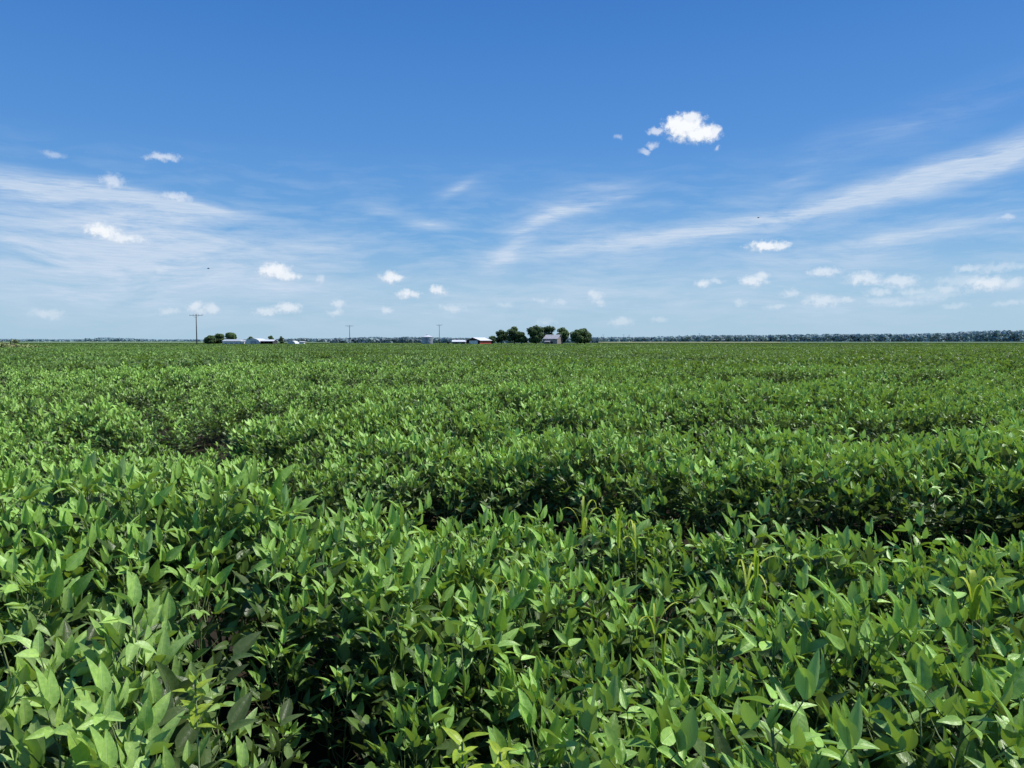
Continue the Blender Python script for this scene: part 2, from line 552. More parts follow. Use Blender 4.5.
def inwedge(x, y, m=1.0):
    return abs(x) < y * .70 + m


y = -1.2
while y < 26:
    sp = .205 if y < 9 else (.24 if y < 16 else .30)
    n = int((max(y, 0) * .74 + (2.4 if y < 8 else 2.8)) / sp)
    for i in range(-n, n + 1):
        x = i * sp + uni(-.09, .09)
        yy = y + uni(-.08, .08)
        if math.hypot(x, yy) < .62: continue            # where the photographer stands
        g = gap_at(x, yy)
        ln = lane(x, yy) if yy > 7.2 else 0
        g = max(g, .66 * ln)
        big = mnoise.noise(Vector((x * .8, yy * 1.2, 3.1)))
        rows = mnoise.noise(Vector((x * .13, yy * .62, 9.7)))
        hgt = 1 + .20 * big * (.6 if y < 4.5 else 1) + (.16 if y > 8 else .06) * rows - g * .85 + uni(-.09, .07)
        if g > .38 and rnd() < (.90 if yy > 3.3 else .62): continue
        if g > .24 and rnd() < .45: continue
        if x < -.3 and 5.2 < yy < 8: hgt *= .92
        rec = (x, yy, ground_h(x, yy), max(.45, hgt), g)
        rest.append(rec)
    y += sp

# visible + nearest become individuals
cand = sorted([r for r in rest if r[1] > .9 and abs(r[0]) < r[1] * .70 + .10], key=lambda r: r[1])
near = cand[:298]
ns = set(id(r) for r in near)
rest = [r for r in rest if id(r) not in ns]


def zone(px, Y):
    if px < 340 and Y < 2.35: return 0
    if px < 400: return 1
    if px < 720: return 2
    return 3


ZL = [('broad-leaved dusty green soybean plant in the pale clump at lower left', 'dusty soybean plants of the lower left clump'),
      ('tall dark green soybean plant on the high row crossing the left side', 'soybean plants of the high left row'),
      ('mid green soybean plant with pointed leaves in the middle foreground', 'soybean plants of the middle foreground'),
      ('glossy bright green soybean plant in the right foreground', 'soybean plants of the right foreground')]
random.seed(8)
for x, yy, gz, hs, g in near:
    px = 512 + F * x / yy
    z = zone(px, yy)
    root = empty('soybean_plant', (x, yy, gz), rnd() * 6.28)
    root.scale = (hs, hs, hs)
    root.rotation_euler = (uni(-.10, .10), uni(-.10, .10), uni(-.7, .7))
    tag(root, ZL[z][0], 'soybean plant', ZL[z][1])
    fm, sm = Q2[random.choice((6, 7, 8)) if z == 0 else random.randrange(6)]
    for nm, me in (('foliage', fm), ('stem', sm)):
        o = bpy.data.objects.new(nm, me)
        o.parent = root
        COL.objects.link(o)

pts, rots, scl, idx = [], [], [], []


def put(x, y, z, s, k, rx=0., ry=0.):
    pts.append((x, y, z)); rots.append((rx, ry, uni(-.8, .8))); scl.append(s); idx.append(k)


for x, yy, gz, hs, g in rest:
    put(x, yy, gz, hs, random.randrange(8), uni(-.12, .12), uni(-.12, .12))
y = 25.5
while y < 130:
    sp = .95 + (y - 25) * .006
    n = int((y * .74 + 4) / sp)
    for i in range(-n, n + 1):
        x, yy = i * sp + uni(-.4, .4), y + uni(-.3, .3)
        rows = mnoise.noise(Vector((x * .05, yy * .26, 9.7)))
        s = 1 + .12 * rows + uni(-.05, .05)
        ln = lane(x, yy)
        s -= .36 * ln
        if ln > .5 and y < 75 and rnd() < .75: continue
        put(x, yy, ground_h(x, yy), s, 8 + random.randrange(4), uni(-.04, .04), uni(-.04, .04))
    y += sp * .9
y = 128
while y < 545:
    sp = 8.5 + (y - 128) * .01
    n = int((y * .74 + 12) / sp)
    for i in range(-n, n + 1):
        x, yy = i * sp + uni(-2, 2), y + uni(-2, 2)
        s = 1 + .10 * mnoise.noise(Vector((x * .01, yy * .03, 2.)))
        put(x, yy, ground_h(x, yy), s, 12 + random.randrange(3))
    y += sp * .8
print('field instances', len(pts), 'near', len(near), 'far edge of singles', near[-1][1])

me = bpy.data.meshes.new('soybean_field')
me.from_pydata(pts, [], [])
a = me.attributes.new('rot', 'FLOAT_VECTOR', 'POINT'); a.data.foreach_set('vector', np.array(rots, dtype=np.float32).ravel())
a = me.attributes.new('scl', 'FLOAT', 'POINT'); a.data.foreach_set('value', np.array(scl, dtype=np.float32))
a = me.attributes.new('idx', 'INT', 'POINT'); a.data.foreach_set('value', np.array(idx, dtype=np.int32))
field = bpy.data.objects.new('soybean_field', me)
COL.objects.link(field)
tag(field, 'dense green soybean crop covering the flat field behind the foreground rows', 'soybean field', kind='stuff')
ng = bpy.data.node_groups.new('field_scatter', 'GeometryNodeTree')
ng.interface.new_socket('Geometry', in_out='INPUT', socket_type='NodeSocketGeometry')
ng.interface.new_socket('Geometry', in_out='OUTPUT', socket_type='NodeSocketGeometry')
gi, go = ng.nodes.new('NodeGroupInput'), ng.nodes.new('NodeGroupOutput')
ip = ng.nodes.new('GeometryNodeInstanceOnPoints')
ci = ng.nodes.new('GeometryNodeCollectionInfo')
ci.inputs['Collection'].default_value = forms
ci.inputs['Separate Children'].default_value = True
ci.inputs['Reset Children'].default_value = True


def named(nm, ty):
    nd = ng.nodes.new('GeometryNodeInputNamedAttribute')
    nd.data_type = ty
    nd.inputs['Name'].default_value = nm
    return nd.outputs['Attribute']


e2r = ng.nodes.new('FunctionNodeEulerToRotation')
ng.links.new(named('rot', 'FLOAT_VECTOR'), e2r.inputs[0])
ng.links.new(gi.outputs[0], ip.inputs['Points'])
ng.links.new(ci.outputs[0], ip.inputs['Instance'])
ip.inputs['Pick Instance'].default_value = True
ng.links.new(named('idx', 'INT'), ip.inputs['Instance Index'])
ng.links.new(e2r.outputs[0], ip.inputs['Rotation'])
ng.links.new(named('scl', 'FLOAT'), ip.inputs['Scale'])
ng.links.new(ip.outputs[0], go.inputs[0])
md = field.modifiers.new('scatter', 'NODES')
md.node_group = ng

# ------------------------------------------------------------------ weeds among the crop
def grass_weed(px, py, Y, n, L, label, seed, spread=.5, yel=.6, w=.007):
    random.seed(seed)
    x, yy, z = at(px, py - 16, Y)
    gz = ground_h(x, yy)
    root = empty('grass_weed', (x, yy, gz), 0)
    tag(root, label, 'grass weed')
    top = z - gz
    mb = MB()
    mb.tube([(0, 0, 0), (.01, 0, top * .5), (0, .01, top - L * .75)], [.003, .0025, .0018], 5, (.5, .3, 0, 1))
    mb.build('stem', M_blade, root, smooth=True)
    for k in range(n):
        b = MB()
        a = rnd() * 6.28 if n > 2 else (0.2 + k * 2.9)
        p = Vector((0, 0, top - L * .78))
        el = uni(1.1, 1.45)
        vs, uv, fs = [], [], []
        segs = 12
        LL = L * uni(.85, 1.25)
        for i in range(segs + 1):
            t = i / segs
            e = el - t * t * (1.3 + spread * 2.2)
            dh = Vector((math.cos(a), math.sin(a), 0))
            if i: p = p + (dh * math.cos(e) * spread * 1.1 + Vector((0, 0, 1)) * math.sin(e)) * (LL / segs)
            s = Vector((-math.sin(a), math.cos(a), 0))
            ww = w * (1 - t ** 2.2) + .0008
            nn = Vector((0, 0, .3)) * ww
            vs += [p - s * ww + nn, p, p + s * ww + nn]
            uv += [(.0, t), (.5, t), (1., t)]
        for i in range(segs):
            for j in range(2):
                q = i * 3 + j
                fs.append((q, q + 1, q + 4, q + 3))
        b.add(vs, fs, uv, (.7, min(1, yel + uni(-.25, .2)), 1, 1))
        b.build('blade', M_blade, root, smooth=True)
    return root


grass_weed(583, 508, 3.9, 5, .32, 'small clump of arching grass blades left of an upright yellow blade', 1, .5, .35)
grass_weed(619, 516, 3.5, 3, .30, 'upright bright yellow grass blade bent over at its tip in the crop', 2, .12, .95, .009)
grass_weed(636, 526, 3.5, 3, .24, 'thin arching grass weed just right of the upright yellow blade', 3, .8, .3, .004)
grass_weed(748, 554, 3.1, 4, .30, 'wiry arching grass weed with long thin pale blades behind bright leaf tips', 4, .95, .35, .004)
grass_weed(757, 560, 2.95, 3, .18, 'short bright yellow grass tuft beside the wiry arching weed', 5, .2, 1., .008)
grass_weed(976, 578, 2.5, 6, .26, 'largest yellow grass weed, folded bright blades at the right edge', 6, .35, .9, .014)
grass_weed(500, 582, 2.8, 2, .16, 'pale arched grass blade alone in the middle of the crop', 7, .5, .5, .006)
grass_weed(655, 604, 2.6, 3, .22, 'fine arching grass weed low in the middle right rows', 8, .9, .3, .003)
grass_weed(664, 634, 2.35, 3, .20, 'short stiff yellow grass blade between two dark leaves', 9, .15, .9, .008)


def lime_plant(px, py, Y, label, n, seed, sz):
    random.seed(seed)
    x, yy, z = at(px, py, Y)
    gz = ground_h(x, yy)
    root = empty('young_plant', (x, yy, gz))
    tag(root, label, 'young plant', None)
    top = z - gz
    st = MB()
    st.tube([(0, 0, 0), (.01, 0, top * .5), (0, 0, top)], [.004, .0035, .002], 5, (.5, .5, 0, 1))
    st.build('stem', M_blade, root, smooth=True)
    mb = MB()
    for k in range(n):
        a, el = k * 2.4 + uni(-.3, .3), uni(.15, .9)
        d = Vector((math.cos(a) * math.cos(el), math.sin(a) * math.cos(el), math.sin(el)))
        L = sz * uni(.6, 1.1)
        leaflet(mb, (0, 0, top - .009 * k), d, Vector((0, 0, 1)), L, L * .48, .3, .5, (.7, uni(.3, 1), 1, 1), 6, 2, wave=.1)
    mb.build('foliage', M_lime, root, smooth=True)


lime_plant(462, 742, 1.42, 'yellow-green young plant with small lime leaves at the bottom centre edge', 12, 21, .068)
lime_plant(500, 752, 1.40, 'second lime-leaved young plant right of the first at the bottom edge', 9, 22, .058)
lime_plant(195, 680, 1.75, 'bright lime shoot standing out of the dusty lower left clump', 15, 23, .06)

# ------------------------------------------------------------------ far things
DEP = .0016


def gfar(y): return ground_h(0, y)


def crown_quads(mb, lobes, n, size, flat=.9, tv=1., tone0=.1):
    for (cx, cy, cz, rx, ry, rz) in lobes:
        for k in range(n):
            v = Vector((random.gauss(0, 1), random.gauss(0, 1), random.gauss(0, 1))).normalized()
            r = uni(.72, 1.06) if rnd() < .8 else uni(.2, .7)
            p = Vector((cx + v.x * rx * r, cy + v.y * ry * r, cz + v.z * rz * r * flat))
            nrm = (v + Vector((uni(-.8, .8), uni(-.8, .8), uni(-.3, .9)))).normalized()
            a = nrm.orthogonal().normalized()
            b = nrm.cross(a)
            s = size * uni(.5, 1.2)
            th = rnd() * 6.28
            a2 = a * math.cos(th) + b * math.sin(th)
            b2 = nrm.cross(a2)
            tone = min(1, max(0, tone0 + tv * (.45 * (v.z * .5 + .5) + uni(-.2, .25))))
            mb.add([p - a2 * s, p - b2 * s * .6, p + a2 * s, p + b2 * s * .6], [(0, 1, 2, 3)], None, (tone, uni(0, .5) * tone, 1, 1))


def tree(px0, px1, ytop, ybase, Y, label, seed, n=150, loose=1.0, trunk=True, leaf=M_treeleaf, group=None):
    random.seed(seed)
    xc = (px0 + px1) / 2
    x, _, ztop = at(xc, ytop, Y)
    gz = gfar(Y)
    W = (px1 - px0) * Y / F
    H = ztop - gz
    root = empty('broadleaf_tree', (x, Y, gz))
    tag(root, label, 'tree', group)
    t = MB()
    t.tube([(0, 0, 0), (.1, 0, H * .3), (0, .1, H * .75)], [.42, .34, .12], 7, (.5, 0, 0, 1))
    for k in range(6):
        a = k * 1.05 + uni(-.3, .3)
        z0 = H * uni(.2, .4)
        t.tube([(0, 0, z0), (math.cos(a) * W * .16, math.sin(a) * W * .16, z0 + H * .14),
                (math.cos(a) * W * .32, math.sin(a) * W * .32, z0 + H * uni(.25, .4))], [.2, .14, .05], 5, (.5, 0, 0, 1))
    t.build('trunk', M_bark, root, smooth=True)
    lobes = []
    nl = 14
    for k in range(nl):
        h = uni(.26, .84)
        prof = math.sin(math.pi * min(1, max(.12, (h - .02) / 1.0))) ** .6
        a = k * 2.4
        rr = W * .33 * prof * (uni(.6, 1.05))
        r = W * uni(.17, .25) * loose
        lobes.append((math.cos(a) * rr, math.sin(a) * rr, H * h, r, r, r * uni(.7, .95)))
    lobes.append((0, 0, H * .82, W * .2, W * .2, H * .17))
    lobes.append((0, 0, H * .5, W * .33, W * .33, H * .3))
    c = MB()
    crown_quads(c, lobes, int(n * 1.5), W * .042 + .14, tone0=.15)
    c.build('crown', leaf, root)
    return root


YF = 420.0
FG = 'trees around the farmhouse'
tree(488.5, 496, 335.5, 343, YF + 8, 'small dark bushy tree between the red barn and the larger trees', 31, 90, group=FG)
tree(493.5, 509, 329.2, 343, YF + 12, 'loose open-crowned tree, leftmost of the tall farm trees', 32, 90, .75, group=FG)
tree(505.5, 523, 325.8, 343, YF + 5, 'tall spreading tree second from the left beside the red barn', 33, group=FG)
tree(515, 528, 331.5, 343, YF, 'lower rounded tree leaning against the tall second tree', 34, group=FG)
tree(527, 545, 324.6, 343, YF, 'largest round-crowned tree just left of the farmhouse', 35, 190, 1.1, group=FG)
tree(541, 556, 325, 343, YF + 26, 'tree rising directly behind the farmhouse roof', 36, group=FG)
tree(555, 570, 326.6, 343, YF + 4, 'upright tree just right of the farmhouse', 37, group=FG)
tree(570, 584, 329, 343, YF, 'low wide tree, second from the right end of the farm', 38, 180, 1.1, group=FG)
tree(577, 592, 327.8, 343, YF + 6, 'rightmost round dark tree of the farm group', 39, 180, 1.1, group=FG)
FL = 'trees at the left farm'
tree(203.5, 216, 335.0, 342.8, YF + 30, 'low dark rounded tree, leftmost at the white sheds', 41, group=FL)
tree(211, 225, 333.2, 342.8, YF + 36, 'middle dark tree of three left of the white sheds', 42, group=FL)
tree(223.5, 237, 332.2, 342.8, YF + 30, 'tallest dark tree standing behind the long grey shed', 43, 170, 1.1, group=FL)
tree(247, 255, 336.3, 342.8, YF + 70, 'tree tip showing above the arched white barn', 44, 90, group=FL)
tree(267.5, 275, 335, 342.8, YF + 50, 'loose small tree behind the low open shed', 45, 80, .8, group=FL)
tree(278, 284, 335.8, 342.8, YF + 40, 'slender small tree right of the open shed', 46, 80, .85, group=FL)


def W_at(px, Y): return (px - 512) * Y / F


def building(name, px0, px1, yeave, yridge, Y, depth, label, cat, walls, roofm, ridge='x', extra=None, open_front=False, group=None):
    """gabled building; ridge along x (front shows the eave) or along y (front shows the gable)"""
    x0, x1 = W_at(px0, Y), W_at(px1, Y)
    gz = gfar(Y)
    ze = at(512, yeave, Y)[2] - gz
    zr = at(512, yridge, Y)[2] - gz
    w = x1 - x0
    root = empty(name, ((x0 + x1) / 2, Y, gz))
    tag(root, label, cat, group)
    hw = w / 2
    mb = MB()
    if ridge == 'x':
        v = [(-hw, 0, 0), (hw, 0, 0), (hw, depth, 0), (-hw, depth, 0), (-hw, 0, ze), (hw, 0, ze), (hw, depth, ze), (-hw, depth, ze),
             (-hw, depth / 2, zr - .02), (hw, depth / 2, zr - .02)]
        fs = [(1, 2, 6, 9, 5), (3, 0, 4, 8, 7), (2, 3, 7, 6)]
        if not open_front: fs.append((0, 1, 5, 4))
        mb.add(v, fs)
    else:
        v = [(-hw, 0, 0), (hw, 0, 0), (hw, depth, 0), (-hw, depth, 0), (-hw, 0, ze), (hw, 0, ze), (hw, depth, ze), (-hw, depth, ze),
             (0, 0, zr - .02), (0, depth, zr - .02)]
        mb.add(v, [(0, 1, 5, 8, 4), (2, 3, 7, 9, 6), (1, 2, 6, 5), (3, 0, 4, 7)])
    mb.build('wall', walls, root)
    r = MB()
    o, th = .35, .18
    if ridge == 'x':
        sl = (zr - ze) / (depth / 2)
        prof = [(-o, ze - o * sl + .05), (depth / 2, zr + .05), (depth + o, ze - o * sl + .05)]
        vs = [(sx * (hw + o), yy, zz + dz) for sx in (-1, 1) for dz in (0, th) for yy, zz in prof]
    else:
        sl = (zr - ze) / hw
        prof = [(-hw - o, ze - o * sl + .05), (0, zr + .05), (hw + o, ze - o * sl + .05)]
        vs = [(xx, yy, zz + dz) for yy in (-o, depth + o) for dz in (0, th) for xx, zz in prof]
    fs = [(0, 1, 4, 3), (1, 2, 5, 4), (6, 9, 10, 7), (7, 10, 11, 8), (3, 4, 10, 9), (4, 5, 11, 10), (0, 6, 7, 1), (1, 7, 8, 2), (0, 3, 9, 6), (2, 8, 11, 5)]
    r.add(vs, fs)
    r.build('roof', roofm, root)
    return root, w, ze, zr


# red barn: gable end towards us, long red side seen at its right
YB = 400.0
gz = gfar(YB)
mpx = YB / F
barn = empty('red_barn', (W_at(473.2, YB), YB, gz))
tag(barn, 'red barn with white roof and dark gable with a pale sliding door', 'barn')
barn.rotation_euler = (0, 0, math.radians(-33))
# built in its own axes: gable faces -y, side faces +x
bw, bd = 9.0, 10.5
ze, zr = 2.65, 4.1
mb = MB()
v = [(-bw / 2, 0, 0), (bw / 2, 0, 0), (bw / 2, bd, 0), (-bw / 2, bd, 0), (-bw / 2, 0, ze), (bw / 2, 0, ze), (bw / 2, bd, ze), (-bw / 2, bd, ze), (0, 0, zr), (0, bd, zr)]
mb.add(v, [(1, 2, 6, 5), (3, 0, 4, 7), (2, 3, 7, 9, 6)])
mb.build('wall', M_red, barn)
mb = MB(); mb.add([v[i] for i in (0, 1, 5, 8, 4)], [(0, 1, 2, 3, 4)])
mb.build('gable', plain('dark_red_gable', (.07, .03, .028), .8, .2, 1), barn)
mb = MB(); mb.box((.3, -.08, 1.35), (5.4, .1, 2.5)); d_ = mb.build('door', M_white, barn)
mb = MB()
for sx in (-2.5, 0.3, 3.1): mb.box((sx, -.15, 1.35), (.1, .04, 2.5))
mb.build('frame', M_greyroof, d_)
mb = MB()
o_, sl = .5, (zr - ze) / (bw / 2)
prof = [(-bw / 2 - o_, ze - o_ * sl + .05), (0, zr + .05), (bw / 2 + o_, ze - o_ * sl + .05)]
vs = [(xx, yy, zz + dz) for yy in (-o_, bd + o_) for dz in (0, .15) for xx, zz in prof]
RF = [(0, 1, 4, 3), (1, 2, 5, 4), (6, 9, 10, 7), (7, 10, 11, 8), (3, 4, 10, 9), (4, 5, 11, 10), (0, 6, 7, 1), (1, 7, 8, 2), (0, 3, 9, 6), (2, 8, 11, 5)]
mb.add(vs, RF)
mb.build('roof', M_whiteroof, barn)

b, w, ze_, zr_ = building('low_shed', 452.5, 465.5, 341.9, 340.4, YB + 6, 6, 'long low shed with a white roof left of the red barn', 'shed', plain('shed_wall', (.25, .24, .22), .8, .2, 1), M_whiteroof, 'x')
mb = MB(); mb.box((-1.5, -.04, ze_ * .42), (1.6, .06, ze_ * .8)); mb.box((2, -.04, ze_ * .42), (1.6, .06, ze_ * .8)); mb.build('door', M_dark, b)
t = empty('water_tank', (W_at(448.3, YB), YB, gfar(YB)))
tag(t, 'small dark upright tank left of the low white-roofed shed', 'tank')
mb = MB()
mb.tube([(0, 0, .1), (0, 0, 1.9), (0, 0, 2.15)], [.55, .55, .2], 14); mb.build('tank_body', M_dark, t)
mb = MB(); mb.tube([(0, 0, 2.14), (0, 0, 2.25)], .22, 10); mb.build('lid', M_pole, t)
mb = MB(); mb.tube([(0, 0, 0), (0, 0, .1)], .7, 12); mb.build('base', M_greyroof, t)

# farmhouse under the trees
b, w, ze_, zr_ = building('farmhouse', 543.0, 557.5, 338.9, 335.0, YF - 4, 9, 'pale brick farmhouse with a steep grey roof between the trees', 'house', M_brick, M_greyroof, 'x')
b.rotation_euler = (0, 0, math.radians(-24))
for dx in (-3.2, -1.2, 2.8):
    mb = MB(); mb.box((dx, -.03, ze_ * .55), (1.0, .08, 1.1)); f_ = mb.build('window', M_white, b)
    mb = MB(); mb.box((dx, -.08, ze_ * .55), (.8, .04, .9)); mb.build('pane', M_glass, f_)
mb = MB(); mb.box((.9, -.03, 1.0), (1.0, .08, 2.0)); mb.build('door', M_dark, b)
mb = MB(); mb.box((2.4, 5.0, zr_ + .2), (.8, .6, 1.4)); mb.build('chimney', M_brick, b)
mb = MB()
mb.add([(-2.8, -2.4, 2.1), (.6, -2.4, 2.1), (.6, .3, 2.7), (-2.8, .3, 2.7)], [(0, 1, 2, 3)])
mb.box((-2.7, -2.3, 1.05), (.14, .14, 2.1)); mb.box((.5, -2.3, 1.05), (.14, .14, 2.1))
mb.build('porch', M_greyroof, b)

# left farm
b, w, ze_, zr_ = building('long_shed', 223, 240.5, 341.3, 339.7, YF, 8, 'long grey-white shed in front of the dark trees', 'shed', M_white, plain('grey_white_roof', (.42, .47, .50), .5, .1, .4), 'x')
for dx in (-3, 0, 3):
    mb = MB(); mb.box((dx, -.04, .75), (1.5, .06, 1.4)); mb.build('door', plain('grey_door', (.3, .32, .34), .6, .1, 1), b)
b, w, ze_, zr_ = building('small_shed', 241, 244.6, 341.5, 340.9, YF, 4, 'tiny white flat-looking shed left of the arched barn', 'shed', M_white, M_whiteroof, 'x')
mb = MB(); mb.box((0, -.04, .5), (.8, .06, 1.0)); mb.build('door', M_dark, b)


def hoop(px0, px1, ytop, Y, depth, label, group=None):
    x0, x1 = W_at(px0, Y), W_at(px1, Y)
    gz = gfar(Y)
    h = at(512, ytop, Y)[2] - gz
    hw = (x1 - x0) / 2
    root = empty('arched_barn', ((x0 + x1) / 2, Y, gz))
    tag(root, label, 'barn', group)
    n = 14
    prof = [(-hw * math.cos(math.pi * i / n), h * math.sin(math.pi * i / n) ** .75) for i in range(n + 1)]
    mb = MB()
    vs = [(x, yy, z) for yy in (0, depth) for x, z in prof]
    mb.add(vs, [(i, i + 1, i + n + 2, i + n + 1) for i in range(n)])
    mb.build('roof', M_whiteroof, root, smooth=True)
    mb = MB()
    mb.add([(x * .985, .05, z * .985) for x, z in prof], [tuple(range(n + 1))])
    mb.add([(x * .985, depth - .05, z * .985) for x, z in prof], [tuple(range(n + 1))])
    mb.build('wall', plain('arch_wall', (.74, .70, .66), .6, .1, 1, corr=('X', 1.)), root)
    mb = MB(); mb.box((hw * .1, -.02, h * .32), (hw * .7, .08, h * .62)); mb.build('door', plain('door_grey', (.38, .38, .42), .6, .1, 1), root)
    return root


hoop(245, 260.8, 338.4, YF - 4, 14, 'large arched white barn, biggest of the white farm buildings')
b, w, ze_, zr_ = building('open_shed', 260.8, 273.2, 341.3, 339.9, YF - 6, 8, 'low open-fronted shed with bright white roof right of the arched barn', 'shed', plain('shed_inside', (.06, .06, .065), .8, .2, 1), M_whiteroof, 'x', open_front=True)
mb = MB()
for k in range(4): mb.box((-w / 2 + .2 + k * (w - .4) / 3, .1, ze_ / 2), (.18, .18, ze_))
mb.build('post', M_pole, b)
hoop(287.3, 295.8, 340.8, YF, 8, 'small arched white shelter standing alone right of the farm')
b, w, ze_, zr_ = building('small_shed', 300.3, 304, 342.1, 341.7, YF - 10, 3, 'tiny white box-like shed, rightmost of the white farm buildings', 'shed', M_white, M_whiteroof, 'x')
mb = MB(); mb.box((0, -.04, .45), (.7, .06, .8)); mb.build('door', M_dark, b)

# grain bin
YG = 410.
x, gz = W_at(427.3, YG), gfar(YG)
g = empty('grain_bin', (x, YG, gz))
tag(g, 'round corrugated steel grain bin with a low cone roof', 'grain bin')
r_ = 5.7 * YG / F
hb = at(512, 337.0, YG)[2] - gz
hp = at(512, 334.9, YG)[2] - gz
mb = MB()
rings = []
nseg = 40
for k in range(13): rings.append((0, 0, hb * k / 12))
mb.tube(rings, [r_ + (.03 if k % 2 else 0) for k in range(13)], nseg, cap=False)
mb.build('wall', M_galv, g, smooth=False)
mb = MB()
mb.tube([(0, 0, hb - .05), (0, 0, hb + .02), (0, 0, hp)], [r_ + .12, r_ + .12, .35], nseg)
mb.build('roof', plain('bin_roof', (.60, .63, .66), .4, .08, .5), g)
mb = MB(); mb.tube([(0, 0, hp), (0, 0, hp + .3)], .4, 12); mb.build('cap', M_galv, g)
mb = MB()
for sx in (-.25, .25): mb.box((sx, -r_ - .12, hb / 2), (.06, .06, hb))
for k in range(12): mb.box((0, -r_ - .12, .3 + k * (hb - .4) / 12), (.5, .05, .05))
mb.build('ladder', M_pole, g)
mb = MB(); mb.box((1.3, -r_ + .25, 1.1), (.8, .3, 1.7)); mb.build('door', M_greyroof, g)


def power_pole(px, ytop, Y, arm, label, r=.17):
    x = W_at(px, Y)
    gz = gfar(Y)
    h = at(px, ytop, Y)[2] - gz
    root = empty('power_pole', (x, Y, gz))
    tag(root, label, 'power pole', 'wooden power poles across the field')
    mb = MB(); mb.tube([(0, 0, 0), (0, 0, h * .5), (0, 0, h)], [r, r * .88, r * .7], 10); mb.build('post', M_pole, root, smooth=True)
    mb = MB(); mb.box((0, -r, h - .45), (arm, .10, .13)); mb.build('crossarm', M_pole, root)
    mb = MB()
    for s in (-1, 1):
        mb.tube([(s * arm * .25, -r - .02, h - .5), (0, -r - .02, h - 1.5)], .03, 4)
    mb.build('brace', M_pole, root)
    for s in (-.47, -.2, .2, .47):
        mb = MB(); mb.tube([(s * arm, -r, h - .36), (s * arm, -r, h - .2), (s * arm, -r, h - .1)], [.04, .09, .05], 8)
        mb.build('insulator', M_ins, root, smooth=True)


power_pole(197.3, 314.0, 260, 4.6, 'tallest wooden power pole with a wide crossarm, left of the farm sheds', .20)
power_pole(350, 325.2, 430, 4.6, 'wooden power pole standing alone between the two farms', .19)
power_pole(439.5, 324.4, 430, 3.4, 'wooden power pole between the grain bin and the red barn', .16)
for px, yt, lb in ((603, 334.6, 'tiny distant power pole, nearest to the farm trees'), (623.5, 334.4, 'tiny distant power pole, left one of a close pair'),
                   (629, 334.8, 'tiny distant power pole, right one of a close pair'), (699, 333.2, 'tiny distant power pole before the thick right wood')):
    power_pole(px, yt, 1150, 4.0, lb, .26)

# ---- far woods
def wood(name, prof, Y, depth, label, mat, seed, step=6.0, size=2.2, n=40):
    random.seed(seed)
    mb = MB()
    xs = [p[0] for p in prof]; ys_ = [p[1] for p in prof]
    px = xs[0]
    dpx = step * F / Y
    gz = CAMZ - 2.05
    while px < xs[-1]:
        yt = np.interp(px, xs, ys_)
        for row in range(3):
            Yr = Y + row * depth / 3 + uni(-8, 8)
            H = at(512, yt, Y)[2] - gz
            H *= uni(.84, 1.03) if row else uni(.78, 1.0)
            x = W_at(px + uni(-.5, .5) * dpx, Y)
            w = step * uni(.9, 1.7)
            lobes = []
            for k in range(4):
                h = (.12, .4, .66, .85)[k]
                lobes.append((x + uni(-.3, .3) * w, Yr, gz + H * h, w * (.8 - .3 * h), w * .6, H * .17))
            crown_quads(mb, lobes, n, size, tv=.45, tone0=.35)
        px += dpx * .8
    o = mb.build(name, mat)
    tag(o, label, 'distant wood', kind='stuff')


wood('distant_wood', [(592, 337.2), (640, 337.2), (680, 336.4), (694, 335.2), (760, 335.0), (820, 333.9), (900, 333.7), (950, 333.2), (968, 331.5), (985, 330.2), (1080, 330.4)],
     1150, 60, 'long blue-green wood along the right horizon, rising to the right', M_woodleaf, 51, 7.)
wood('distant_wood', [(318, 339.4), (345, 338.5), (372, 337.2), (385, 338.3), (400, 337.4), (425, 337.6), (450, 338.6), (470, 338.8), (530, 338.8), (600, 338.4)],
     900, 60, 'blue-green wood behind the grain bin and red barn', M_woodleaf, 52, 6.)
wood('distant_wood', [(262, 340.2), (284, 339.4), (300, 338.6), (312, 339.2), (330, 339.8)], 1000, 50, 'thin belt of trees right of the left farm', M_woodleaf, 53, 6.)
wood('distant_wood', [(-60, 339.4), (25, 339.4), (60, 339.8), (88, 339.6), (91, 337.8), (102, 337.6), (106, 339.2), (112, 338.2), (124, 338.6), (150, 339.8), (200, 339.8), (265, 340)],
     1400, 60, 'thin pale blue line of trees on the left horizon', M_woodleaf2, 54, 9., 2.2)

# pale fields beyond
def strip(name, px0, px1, Y0, Y1, z, mat, label):
    mb = MB()
    mb.add([(W_at(px0, Y0), Y0, z), (W_at(px1, Y0), Y0, z), (W_at(px1, Y1), Y1, z + .002), (W_at(px0, Y1), Y1, z + .002)], [(0, 1, 2, 3)])
    o = mb.build(name, mat)
    tag(o, label, kind='structure')


strip('far_field', 598, 780, 620, 1130, CAMZ - 1.30, plain('pale_stubble', (.30, .34, .16), .95, .15, .02), 'pale yellow-green field before the right wood')
strip('far_field', 780, 1200, 620, 1130, CAMZ - 1.32, plain('pale_green', (.16, .25, .13), .95, .15, .02), 'bluish green field before the thick right wood')
strip('far_field', -200, 330, 620, 1380, CAMZ - 1.30, plain('pale_green2', (.22, .32, .17), .95, .15, .02), 'pale green field below the left tree line')

